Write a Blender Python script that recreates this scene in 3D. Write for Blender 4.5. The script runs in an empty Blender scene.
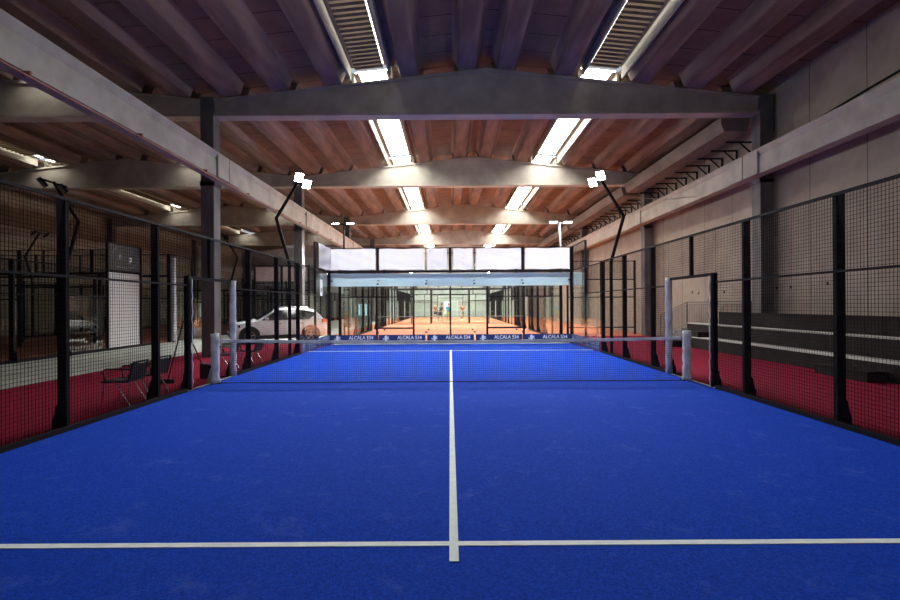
import bpy, bmesh, math, random
from mathutils import Vector, Matrix
random.seed(7)
S = bpy.context.scene
COL = S.collection
PI = math.pi
R = math.radians
CY = -10.24          # camera y
CH = 1.617           # camera height

# ------------------------------------------------------------------ materials
def newmat(name):
    m = bpy.data.materials.new(name); m.use_nodes = True
    nt = m.node_tree
    return m, nt, nt.nodes['Principled BSDF']

def mat(name, col, rough=.6, metal=0, noise=None, spec=.5, emit=None, es=1, bump=0):
    """noise = (second colour, scale, stretch)"""
    m, nt, b = newmat(name)
    b.inputs['Base Color'].default_value = (*col, 1)
    b.inputs['Roughness'].default_value = rough
    b.inputs['Metallic'].default_value = metal
    b.inputs['Specular IOR Level'].default_value = spec
    if emit:
        b.inputs['Emission Color'].default_value = (*emit, 1)
        b.inputs['Emission Strength'].default_value = es
    if noise:
        c2, sc, st = noise
        tc = nt.nodes.new('ShaderNodeTexCoord'); mp = nt.nodes.new('ShaderNodeMapping')
        mp.inputs['Scale'].default_value = st
        n = nt.nodes.new('ShaderNodeTexNoise'); n.inputs['Scale'].default_value = sc
        n.inputs['Detail'].default_value = 6
        r = nt.nodes.new('ShaderNodeValToRGB')
        r.color_ramp.elements[0].position = .35; r.color_ramp.elements[1].position = .68
        r.color_ramp.elements[0].color = (*col, 1); r.color_ramp.elements[1].color = (*c2, 1)
        L = nt.links.new
        L(tc.outputs['Object'], mp.inputs['Vector']); L(mp.outputs[0], n.inputs['Vector'])
        L(n.outputs['Fac'], r.inputs['Fac']); L(r.outputs[0], b.inputs['Base Color'])
        if bump:
            bp = nt.nodes.new('ShaderNodeBump'); bp.inputs['Strength'].default_value = bump
            n2 = nt.nodes.new('ShaderNodeTexNoise'); n2.inputs['Scale'].default_value = sc * 6
            L(mp.outputs[0], n2.inputs['Vector']); L(n2.outputs['Fac'], bp.inputs['Height'])
            L(bp.outputs[0], b.inputs['Normal'])
    return m

def turf(name, c1, c2, c3, patch=.1):
    """short synthetic turf: fine grain plus pale sand drifts"""
    m, nt, b = newmat(name); L = nt.links.new
    tc = nt.nodes.new('ShaderNodeTexCoord')
    n1 = nt.nodes.new('ShaderNodeTexNoise'); n1.inputs['Scale'].default_value = 55; n1.inputs['Detail'].default_value = 4
    r1 = nt.nodes.new('ShaderNodeValToRGB')
    r1.color_ramp.elements[0].position = .3; r1.color_ramp.elements[1].position = .7
    r1.color_ramp.elements[0].color = (*c1, 1); r1.color_ramp.elements[1].color = (*c2, 1)
    n2 = nt.nodes.new('ShaderNodeTexNoise'); n2.inputs['Scale'].default_value = 2.2; n2.inputs['Detail'].default_value = 10
    n2.inputs['Roughness'].default_value = .75
    r2 = nt.nodes.new('ShaderNodeValToRGB')
    r2.color_ramp.elements[0].position = .56; r2.color_ramp.elements[1].position = .82
    r2.color_ramp.elements[0].color = (0, 0, 0, 1); r2.color_ramp.elements[1].color = (patch * 4,) * 3 + (1,)
    mx = nt.nodes.new('ShaderNodeMix'); mx.data_type = 'RGBA'
    mx.inputs['B'].default_value = (*c3, 1)
    L(tc.outputs['Object'], n1.inputs['Vector']); L(tc.outputs['Object'], n2.inputs['Vector'])
    L(n1.outputs['Fac'], r1.inputs['Fac']); L(n2.outputs['Fac'], r2.inputs['Fac'])
    L(r1.outputs[0], mx.inputs['A']); L(r2.outputs[0], mx.inputs['Factor'])
    L(mx.outputs['Result'], b.inputs['Base Color'])
    bp = nt.nodes.new('ShaderNodeBump'); bp.inputs['Strength'].default_value = .5; bp.inputs['Distance'].default_value = .02
    n3 = nt.nodes.new('ShaderNodeTexNoise'); n3.inputs['Scale'].default_value = 160
    L(tc.outputs['Object'], n3.inputs['Vector']); L(n3.outputs['Fac'], bp.inputs['Height']); L(bp.outputs[0], b.inputs['Normal'])
    b.inputs['Roughness'].default_value = .9; b.inputs['Specular IOR Level'].default_value = .05
    return m

def jointed(name, c1, c2, joint, period, axis, width=.012, rough=.85, noise_sc=1.2):
    """cast slabs: cloudy colour with thin dark joints every period metres along axis"""
    m, nt, b = newmat(name); L = nt.links.new
    tc = nt.nodes.new('ShaderNodeTexCoord'); sp = nt.nodes.new('ShaderNodeSeparateXYZ')
    n = nt.nodes.new('ShaderNodeTexNoise'); n.inputs['Scale'].default_value = noise_sc; n.inputs['Detail'].default_value = 8
    n.inputs['Roughness'].default_value = .65
    r = nt.nodes.new('ShaderNodeValToRGB')
    r.color_ramp.elements[0].position = .3; r.color_ramp.elements[1].position = .72
    r.color_ramp.elements[0].color = (*c1, 1); r.color_ramp.elements[1].color = (*c2, 1)
    d = nt.nodes.new('ShaderNodeMath'); d.operation = 'DIVIDE'; d.inputs[1].default_value = period
    f = nt.nodes.new('ShaderNodeMath'); f.operation = 'FRACT'
    lt = nt.nodes.new('ShaderNodeMath'); lt.operation = 'LESS_THAN'; lt.inputs[1].default_value = width / period
    mx = nt.nodes.new('ShaderNodeMix'); mx.data_type = 'RGBA'; mx.inputs['B'].default_value = (*joint, 1)
    L(tc.outputs['Object'], sp.inputs[0]); L(tc.outputs['Object'], n.inputs['Vector'])
    L(n.outputs['Fac'], r.inputs['Fac']); L(sp.outputs[axis], d.inputs[0]); L(d.outputs[0], f.inputs[0])
    L(f.outputs[0], lt.inputs[0]); L(lt.outputs[0], mx.inputs['Factor']); L(r.outputs[0], mx.inputs['A'])
    L(mx.outputs['Result'], b.inputs['Base Color'])
    b.inputs['Roughness'].default_value = rough; b.inputs['Specular IOR Level'].default_value = .25
    return m

def glassmat(name, tint, refl=.09):
    m = bpy.data.materials.new(name); m.use_nodes = True; nt = m.node_tree
    nt.nodes.clear(); L = nt.links.new
    o = nt.nodes.new('ShaderNodeOutputMaterial'); t = nt.nodes.new('ShaderNodeBsdfTransparent')
    t.inputs[0].default_value = (*tint, 1)
    g = nt.nodes.new('ShaderNodeBsdfGlossy'); g.inputs['Roughness'].default_value = .02
    lw = nt.nodes.new('ShaderNodeLayerWeight'); lw.inputs[0].default_value = .25
    ad = nt.nodes.new('ShaderNodeMath'); ad.operation = 'MULTIPLY_ADD'; ad.inputs[1].default_value = .3; ad.inputs[2].default_value = refl
    mx = nt.nodes.new('ShaderNodeMixShader')
    L(lw.outputs['Fresnel'], ad.inputs[0]); L(ad.outputs[0], mx.inputs[0]); L(t.outputs[0], mx.inputs[1]); L(g.outputs[0], mx.inputs[2])
    L(mx.outputs[0], o.inputs[0])
    return m

def fabricmat(name, col, trans=.4):
    m = bpy.data.materials.new(name); m.use_nodes = True; nt = m.node_tree
    nt.nodes.clear(); L = nt.links.new
    o = nt.nodes.new('ShaderNodeOutputMaterial')
    d = nt.nodes.new('ShaderNodeBsdfDiffuse'); d.inputs[0].default_value = (*col, 1)
    t = nt.nodes.new('ShaderNodeBsdfTranslucent'); t.inputs[0].default_value = (*col, 1)
    mx = nt.nodes.new('ShaderNodeMixShader'); mx.inputs[0].default_value = trans
    L(d.outputs[0], mx.inputs[1]); L(t.outputs[0], mx.inputs[2]); L(mx.outputs[0], o.inputs[0])
    return m

def emat(name, col, s):
    m = bpy.data.materials.new(name); m.use_nodes = True; nt = m.node_tree
    nt.nodes.clear(); o = nt.nodes.new('ShaderNodeOutputMaterial'); e = nt.nodes.new('ShaderNodeEmission')
    e.inputs[0].default_value = (*col, 1); e.inputs[1].default_value = s
    nt.links.new(e.outputs[0], o.inputs[0]); return m

M = {}
M['blue'] = turf('blue_turf', (.0055, .034, .29), (.011, .066, .53), (.22, .30, .62), .07)
M['red'] = turf('red_turf', (.15, .006, .022), (.26, .014, .036), (.30, .06, .08), .05)
M['terra_dimmed'] = turf('dimmed_terracotta_turf', (.20, .08, .045), (.27, .115, .065), (.3, .18, .12), .04)  # terracotta darkened in colour to stand for the left hall's weak light
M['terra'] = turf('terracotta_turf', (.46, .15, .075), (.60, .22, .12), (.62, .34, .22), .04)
M['grey_floor'] = mat('grey_concrete_floor', (.27, .28, .24), .8, noise=((.38, .38, .33), 1.5, (1, 1, 1)))
M['line'] = mat('white_court_line', (.74, .78, .74), .7, noise=((.62, .68, .68), 9, (1, 1, 1)))
M['steel'] = mat('black_painted_steel', (.012, .0085, .0105), .7, spec=.1)
M['wire'] = mat('black_coated_wire', (.008, .006, .007), .8, spec=.08)
M['glass'] = glassmat('tempered_glass', (.965, .986, .976), .018)
M['fabric'] = fabricmat('white_windscreen_cloth', (.80, .81, .88), .5)
M['fascia'] = mat('pale_blue_fascia', (.70, .88, .92), .35, spec=.6, noise=((.74, .90, .94), .5, (1, 1, 1)))
M['navy'] = mat('navy_banner', (.010, .028, .12), .55)
M['print'] = mat('white_print', (.75, .8, .85), .6)
M['faint_print'] = mat('faded_print', (.22, .25, .32), .6)
M['bplastic'] = mat('black_plastic', (.014, .012, .013), .5)
M['chrome'] = mat('chrome', (.75, .76, .8), .2, 1)
M['tape'] = mat('grey_tape_wrap', (.33, .33, .36), .5, noise=((.60, .60, .63), 9, (1, 1, .5)), bump=.8)
M['tape_dark'] = mat('black_tape_wrap', (.010, .008, .010), .8, spec=.1)
M['band'] = mat('net_band', (.46, .48, .50), .6, noise=((.70, .71, .72), 3, (1, 1, 1)))
M['net'] = mat('net_cord', (.012, .012, .02), .8)
M['wall'] = jointed('cast_wall_panels', (.26, .205, .165), (.36, .30, .245), (.07, .055, .05), 1.95, 'Y', .022)
M['wallend'] = jointed('end_wall_panels', (.42, .44, .40), (.54, .56, .51), (.2, .2, .18), 2.4, 'X', .03)
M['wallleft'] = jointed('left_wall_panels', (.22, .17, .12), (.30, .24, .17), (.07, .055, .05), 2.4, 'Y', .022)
M['beam'] = mat('cast_concrete_beam', (.34, .305, .26), .85, noise=((.46, .42, .36), 1.6, (1, 1, 1)), bump=.15)
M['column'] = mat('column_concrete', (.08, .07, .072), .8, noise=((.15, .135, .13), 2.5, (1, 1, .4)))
M['purlin'] = mat('red_brown_concrete', (.125, .082, .063), .85, noise=((.31, .22, .175), 1.3, (1.5, .25, 1.5)), bump=.15)
M['roof'] = jointed('clay_roof_panels', (.14, .087, .062), (.22, .142, .10), (.035, .02, .018), .95, 'Y', .035)
M['gutter'] = mat('gutter_concrete', (.13, .10, .085), .85, noise=((.21, .17, .14), 2, (1, .3, 1)))
M['curb'] = mat('cream_skylight_curb', (.36, .34, .27), .8)
M['sky_on'] = emat('daylight_pane', (1.0, .98, .92), 26)
M['sky_gap'] = emat('daylight_gap', (1.0, .96, .86), 8)
M['sky_gap2'] = emat('left_hall_daylight', (1.0, .97, .88), 12)
M['flat_band'] = mat('grey_net_band', (.22, .22, .22), .7)
M['pinkcloth'] = fabricmat('pale_pink_cloth', (.62, .48, .46), .3)
M['louvre'] = fabricmat('shade_sheet', (.33, .29, .22), .42)
M['bench'] = mat('dark_brown_riser', (.018, .013, .012), .8, noise=((.028, .020, .018), 3, (1, 1, 1)), spec=.1)
M['tread'] = mat('pale_tread', (.48, .46, .42), .8)
M['white'] = mat('white_paint', (.74, .74, .74), .4)
M['rail'] = mat('grey_railing', (.11, .10, .095), .6)
M['copper'] = mat('copper_pipe', (.26, .10, .06), .5, .2)
M['carpaint'] = mat('white_car_paint', (.80, .81, .82), .2, spec=.6)
M['carglass'] = mat('dark_car_glass', (.008, .009, .011), .06, spec=.8)
M['rubber'] = mat('tyre_rubber', (.012, .012, .013), .8)
M['alloy'] = mat('alloy_rim', (.35, .36, .38), .3, .9)
M['redlens'] = mat('red_lens', (.5, .02, .02), .2)
M['lamp_on'] = emat('led_face', (.93, .97, 1), 70)
M['lamp_off'] = mat('unlit_led_face', (.10, .10, .11), .3)
M['galv'] = mat('galvanised_steel', (.45, .46, .47), .4, .5)
M['daylight_window'] = emat('daylit_door_glass', (1, 1, 1), 2.5)
M['door'] = mat('pale_door', (.55, .60, .57), .5)
M['win'] = emat('lit_window_pane', (.62, .93, 1.0), 2.2)
M['bright_notice'] = mat('white_sheet', (.9, .9, .9), .5)
M['whitepanel'] = mat('white_wall_panel', (.40, .37, .36), .6)
M['signcloth'] = mat('charcoal_sign_cloth', (.035, .028, .028), .7)
M['skin'] = mat('skin', (.46, .24, .16), .5)

# ------------------------------------------------------------------ mesh builder
class MB:
    def __init__(s): s.v = []; s.f = []
    def add(s, vs, fs):
        o = len(s.v); s.v += [tuple(p) for p in vs]; s.f += [tuple(i + o for i in f) for f in fs]; return s
    def box(s, x0, x1, y0, y1, z0, z1):
        vs = [(x, y, z) for z in (z0, z1) for y in (y0, y1) for x in (x0, x1)]
        return s.add(vs, [(0, 2, 3, 1), (4, 5, 7, 6), (0, 1, 5, 4), (2, 6, 7, 3), (0, 4, 6, 2), (1, 3, 7, 5)])
    def bar(s, p, q, w, h, up=(0, 0, 1)):
        p = Vector(p); q = Vector(q); d = (q - p).normalized(); u = Vector(up)
        a = d.cross(u)
        if a.length < 1e-4: a = d.cross(Vector((1, 0, 0)))
        a.normalize(); b = a.cross(d).normalized(); a *= w / 2; b *= h / 2
        vs = [c + i * a + j * b for c in (p, q) for i, j in ((-1, -1), (1, -1), (1, 1), (-1, 1))]
        return s.add(vs, [(0, 1, 2, 3), (7, 6, 5, 4), (0, 4, 5, 1), (1, 5, 6, 2), (2, 6, 7, 3), (3, 7, 4, 0)])
    def tube(s, pts, r, n=8):
        pts = [Vector(p) for p in pts]; rings = []; ref = None
        for i, p in enumerate(pts):
            d = (pts[min(i + 1, len(pts) - 1)] - pts[max(i - 1, 0)]).normalized()
            tot = (pts[-1] - pts[0]).normalized()
            a = d.cross(Vector((0, 1, 0)) if abs(tot.z) > .8 or len(pts) > 6 and abs(tot.z) > .5 else Vector((0, 0, 1)))
            if a.length < .05: a = d.cross(Vector((0, 1, 0)))
            a.normalize(); b = a.cross(d)
            rr = r[i] if isinstance(r, (list, tuple)) else r
            rings.append([p + rr * (math.cos(2 * PI * k / n) * a + math.sin(2 * PI * k / n) * b) for k in range(n)])
        vs = [v for g in rings for v in g]; fs = []
        for i in range(len(pts) - 1):
            for k in range(n):
                fs.append((i * n + k, i * n + (k + 1) % n, (i + 1) * n + (k + 1) % n, (i + 1) * n + k))
        fs.append(tuple(range(n - 1, -1, -1))); fs.append(tuple((len(pts) - 1) * n + k for k in range(n)))
        return s.add(vs, fs)
    def prism(s, poly, axis, a, b):
        def P(u, v, t): return {'x': (t, u, v), 'y': (u, t, v), 'z': (u, v, t)}[axis]
        n = len(poly); vs = [P(u, v, a) for u, v in poly] + [P(u, v, b) for u, v in poly]
        fs = [tuple(range(n)), tuple(range(2 * n - 1, n - 1, -1))] + [(i, (i + 1) % n, n + (i + 1) % n, n + i) for i in range(n)]
        return s.add(vs, fs)
    def lathe(s, prof, axis='z', c=(0, 0, 0), n=24):
        vs = []
        for r, t in prof:
            for k in range(n):
                u, v = r * math.cos(2 * PI * k / n), r * math.sin(2 * PI * k / n)
                p = {'x': (t, u, v), 'y': (u, t, v), 'z': (u, v, t)}[axis]
                vs.append((p[0] + c[0], p[1] + c[1], p[2] + c[2]))
        fs = []
        for i in range(len(prof) - 1):
            for k in range(n): fs.append((i * n + k, i * n + (k + 1) % n, (i + 1) * n + (k + 1) % n, (i + 1) * n + k))
        fs.append(tuple(range(n))); fs.append(tuple((len(prof) - 1) * n + k for k in range(n - 1, -1, -1)))
        return s.add(vs, fs)
    def build(s, name, m, parent=None, smooth=False, bevel=0, subsurf=0, loc=None):
        me = bpy.data.meshes.new(name); me.from_pydata(s.v, [], s.f)
        bm = bmesh.new(); bm.from_mesh(me); bmesh.ops.recalc_face_normals(bm, faces=bm.faces); bm.to_mesh(me); bm.free()
        if m: me.materials.append(M[m] if isinstance(m, str) else m)
        if smooth:
            for p in me.polygons: p.use_smooth = True
        o = bpy.data.objects.new(name, me); COL.objects.link(o)
        if parent: o.parent = parent
        if loc: o.location = loc
        if bevel:
            b = o.modifiers.new('b', 'BEVEL'); b.width = bevel; b.segments = 2; b.limit_method = 'ANGLE'
        if subsurf:
            b = o.modifiers.new('s', 'SUBSURF'); b.levels = subsurf; b.render_levels = subsurf
        return o

def tag(o, label=None, cat=None, group=None, kind=None):
    if label: o['label'] = label
    if cat: o['category'] = cat
    if group: o['group'] = group
    if kind: o['kind'] = kind
    return o
def empty(name, loc=(0, 0, 0), rz=0, label=None, cat=None, group=None):
    o = bpy.data.objects.new(name, None); COL.objects.link(o); o.location = loc; o.rotation_euler = (0, 0, rz)
    o.empty_display_size = .2
    return tag(o, label, cat, group)
def inst(src, parent, loc=(0, 0, 0), rz=None):
    c = src.copy(); COL.objects.link(c); c.parent = parent; c.location = loc
    if rz is not None: c.rotation_euler = (0, 0, rz)
    return c
def copy_tree(o, parent=None, label=None):
    c = o.copy(); COL.objects.link(c); c.parent = parent
    if label: c['label'] = label
    for ch in list(o.children): copy_tree(ch, c)
    return c
def text(s, size, m, parent, loc, rot, name='lettering', depth=.004, align='CENTER', sx=1):
    cu = bpy.data.curves.new('t', 'FONT'); cu.body = s; cu.size = size; cu.extrude = depth
    cu.align_x = align; cu.align_y = 'CENTER'; cu.resolution_u = 3; cu.offset = size * .02
    to = bpy.data.objects.new('t', cu); COL.objects.link(to)
    bpy.context.view_layer.update()
    me = bpy.data.meshes.new_from_object(to.evaluated_get(bpy.context.evaluated_depsgraph_get()))
    bpy.data.objects.remove(to)
    me.materials.clear(); me.materials.append(M[m])
    o = bpy.data.objects.new(name, me); COL.objects.link(o); o.parent = parent; o.location = loc
    o.rotation_euler = rot; o.scale = (sx, 1, 1); return o

ORD = ['first', 'second', 'third', 'fourth', 'fifth', 'sixth']
def yD(d): return CY + d

# ------------------------------------------------------------------ hall layout
FR = [yD(3.9), yD(15.6), yD(24.9), yD(36.7), yD(48.8), yD(60.6)]     # front faces of the portal frames
YEND = 56.0; YBACK = -15.0
XL, XR, XRIDGE = -7.5, 9.87, 1.185                                  # inner column faces of the main nave
XWL, XWR = -25.7, 10.4                                              # wall planes
HW = (XR - XL) / 2
ZB, ZE, ZP = 7.67, 8.26, 9.16                                       # beam soffit, beam top at ends, at ridge
LRIDGE = -7.92 - HW
slope = (ZP - ZE) / HW
def zroof(dx): return ZP - slope * abs(dx)

def struct(o): o['kind'] = 'structure'; return o

# floor, walls
struct(MB().box(XWL, XWR, YBACK, YEND, -.3, 0).build('floor', 'grey_floor'))
struct(MB().box(XWR, XWR + .3, YBACK, YEND, 0, 10).build('wall_right', 'wall'))
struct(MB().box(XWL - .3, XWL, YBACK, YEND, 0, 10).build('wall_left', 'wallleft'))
struct(MB().box(XWL - .3, XWR + .3, YEND, YEND + .3, 0, 10).build('wall_far', 'wallend'))
struct(MB().box(XWL - .3, XWR + .3, YBACK - .3, YBACK, 0, 10).build('wall_near', 'wallend'))

# roof slabs (with the skylight strips left open)
SK0, SK1 = 3.12, 4.27
cb = MB()
for rx in (XRIDGE, LRIDGE):
    for sg in (-1, 1):
        for a, b in ((0, SK0 - .09), (SK1 + .09, 9.4)):
            z0, z1 = zroof(a) + .36, zroof(b) + .36
            cb.prism([(rx + sg * a, z0), (rx + sg * b, z1), (rx + sg * b, z1 + .12), (rx + sg * a, z0 + .12)], 'y', YBACK, YEND)
struct(cb.build('ceiling', 'roof'))

# turf areas
tag(MB().box(-5, 5, -10, 10, 0, .012).build('court_turf', 'blue'), 'bright blue artificial turf of the nearest court', 'turf')
tag(MB().box(-8.85, -5, YBACK, 10.6, 0, .008).build('walkway_turf', 'red'), 'dark red turf walkway left of the blue court', 'turf')
tag(MB().box(5, XWR, YBACK, 14.6, 0, .008).build('walkway_turf', 'red'), 'red turf walkway between blue court and dark bleachers', 'turf')
tag(MB().box(-6.5, XWR, 14.6, 55.5, 0, .008).add(*[[(-6.5, 10.6, 0), (5, 10.6, 0), (5, 14.6, 0), (-6.5, 14.6, 0), (-6.5, 10.6, .008), (5, 10.6, .008), (5, 14.6, .008), (-6.5, 14.6, .008)],
    [(0, 1, 2, 3), (4, 5, 6, 7), (0, 1, 5, 4), (1, 2, 6, 5), (2, 3, 7, 6), (3, 0, 4, 7)]]).build('terracotta_turf', 'terra'),
    'terracotta turf of the courts behind the blue court', 'turf')
tag(MB().box(-25.5, -12.85, -12, 55.5, 0, .008).build('terracotta_turf', 'terra_dimmed'), 'terracotta turf coloured darker to look dim, courts on the left', 'turf')

# court lines
def line(x0, x1, y0, y1, label, z=.012):
    tag(MB().box(x0, x1, y0, y1, z, z + .005).build('court_line', 'line'), label, 'court line', None)
line(-5, 5, -6.98, -6.92, 'white service line running across the nearest part of the blue court')
line(-.03, .03, -7.18, -.02, 'white centre line running from near service line to the net', .0135)
line(-5, 5, 6.92, 6.98, 'white service line across blue court beyond the net')
line(-.03, .03, .02, 7.15, 'white centre line beyond the net, seen through its mesh', .0135)
for i, cy in enumerate((22, 44)):
    for yy, w in ((-6.95, 'near'), (6.95, 'far')):
        line(-5, 5, cy + yy - .03, cy + yy + .03, 'white %s service line on the %s terracotta court behind the blue one' % (w, ORD[i]), .008)

# ------------------------------------------------------------------ portal frames
def frame(rx, y, idx, side):
    b = MB()
    h = HW + .01
    e0 = ZE
    poly = [(rx - h, ZB + .1), (rx - h, ZE - .02), (rx, ZP - .08), (rx + h, ZE - .02), (rx + h, ZB + .1)]
    b.prism(poly, 'y', y + .06, y + .34)
    b.box(rx - h, rx + h, y - .02, y + .42, ZB, ZB + .1)                               # bottom flange
    for sg in (-1, 1):
        b.prism([(rx, ZP - .10), (rx + sg * h, ZE - .04 - slope * .38), (rx + sg * h, ZE + .0 - slope * .38), (rx, ZP)], 'y', y - .02, y + .42)
    o = b.build('roof_beam', 'beam', bevel=.008)
    where = ['out of sight overhead', 'nearest in view', 'second in view', 'third in view', 'fourth in view', 'fifth in view'][idx]
    tag(o, ('pale concrete gable roof beam over the main hall, %s' if side == 0 else 'dim concrete gable beam over the left hall, %s') % where, 'roof beam', 'gable roof beams')
for i, y in enumerate(FR):
    frame(XRIDGE, y, i, 0); frame(LRIDGE, y, i, 1)
    for (x0, nm) in ((XL - .42, 'left of the blue court line of columns'), (XR, 'against the right wall'), (2 * LRIDGE - XL + .0, 'against the far left wall')):
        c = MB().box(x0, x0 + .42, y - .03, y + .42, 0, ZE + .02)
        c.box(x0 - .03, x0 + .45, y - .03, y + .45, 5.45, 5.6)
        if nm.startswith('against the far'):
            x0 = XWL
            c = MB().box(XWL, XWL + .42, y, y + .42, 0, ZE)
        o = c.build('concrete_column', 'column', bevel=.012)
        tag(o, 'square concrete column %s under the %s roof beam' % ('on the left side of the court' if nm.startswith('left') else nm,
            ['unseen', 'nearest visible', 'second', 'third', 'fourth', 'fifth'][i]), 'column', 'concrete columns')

# crane-style longitudinal beams
def long_beam(xf, dirn, y0, y1, label):
    z0, z1 = 5.60, 6.36
    t = .40 * dirn                                                       # xf = face towards the court, body extends by t
    o = MB()
    X = lambda a: xf + a * dirn
    prof_full = [(X(0), z0), (X(.4), z0), (X(.4), z1), (X(0), z1)]
    rec = [(X(0), z0), (X(.4), z0), (X(.4), z1), (X(0), z1), (X(0), z1 - .05), (X(.13), z1 - .19), (X(.13), z0 + .14), (X(0.0), z0 + .09)]
    rec = [(X(.06), z0), (X(.4), z0), (X(.4), z1), (X(0), z1), (X(0), z1 - .05), (X(.10), z1 - .20), (X(.06), z1 - .22)]
    e = .75
    o.prism(prof_full, 'y', y0, y0 + e); o.prism(rec, 'y', y0 + e, y1 - e); o.prism(prof_full, 'y', y1 - e, y1)
    tag(o.build('longitudinal_beam', 'beam', bevel=.006), label, 'beam', 'long concrete beams between columns')
seg = [YBACK] + [f + .21 for f in FR[1:]] + [YEND]
for i in range(len(seg) - 1):
    w = ['nearest span', 'second span', 'third span', 'fourth span', 'fifth span', 'farthest span'][i]
    long_beam(-7.1, -1, seg[i] + .02, seg[i + 1] - .02, 'long pale concrete beam above the left fence, ' + w)
    long_beam(9.44, 1, seg[i] + .02, seg[i + 1] - .02, 'long pale concrete beam along the right wall, ' + w)
    long_beam(-25.6, -1, seg[i] + .02, seg[i + 1] - .02, 'long concrete beam along the distant left wall, ' + w)
cp = MB().tube([(-7.06, YBACK, 5.50), (-7.06, YEND, 5.50)], .018)
for k in range(23): cp.box(-7.2, -7.05, YBACK + 1 + 3 * k, YBACK + 1.04 + 3 * k, 5.52, 5.60)
tag(cp.build('copper_pipe', 'copper'), 'thin copper-coloured pipe under the long left concrete beam', 'pipe')

# valley / edge gutters
tag(MB().prism([(9.0, 7.25), (9.75, 7.25), (9.85, 7.67), (9.85, 7.72), (8.9, 7.72), (8.9, 7.5)], 'y', FR[1] + .45, FR[2] - .03).build('edge_gutter', 'gutter', bevel=.01), 'concrete edge gutter above the wall brackets in the second bay', 'gutter')
for i, k in ((2, 'third'), (3, 'fourth')):
    tag(MB().prism([(9.0, 7.25), (9.75, 7.25), (9.85, 7.67), (9.85, 7.72), (8.9, 7.72), (8.9, 7.5)], 'y', FR[i] + .45, FR[i + 1] - .03).build('edge_gutter', 'gutter', bevel=.01), 'concrete edge gutter high on the right wall in the %s bay' % k, 'gutter')

# wall brackets
br = None
n = 0
for bi in range(1, 4):
    y = FR[bi] + 1.15; k = 0
    while y < FR[bi + 1] - .4:
        if br is None:
            br = MB().bar((0, 0, 0), (-.95, 0, 0), .05, .05).bar((-.03, 0, 0), (-.03, 0, -.42), .05, .05).bar((-.03, 0, -.42), (-.5, 0, 0), .04, .04).build('wall_bracket', 'steel')
            o = br
        else:
            o = br.copy(); COL.objects.link(o)
        o.location = (XWR, y, 7.12)
        tag(o, 'dark triangular steel bracket on the right wall, %s from the front, in %s bay' % (['first', 'second', 'third', 'fourth', 'fifth', 'sixth', 'seventh', 'eighth', 'ninth', 'tenth', 'eleventh', 'twelfth'][min(k, 11)], ORD[bi]), 'bracket', 'triangular wall brackets')
        y += .95; k += 1

# dark conduit drooping on right wall
tag(MB().tube([(XWR - .03, -9, 7.3), (XWR - .03, -4, 7.18), (XWR - .03, -1, 7.05), (XWR - .03, 2.0, 6.9), (XWR - .03, 4.2, 6.75), (XWR - .03, 5.2, 6.72)], .03).build('wall_cable', 'steel'),
    'dark cable drooping along the upper right wall', 'cable')

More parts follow.
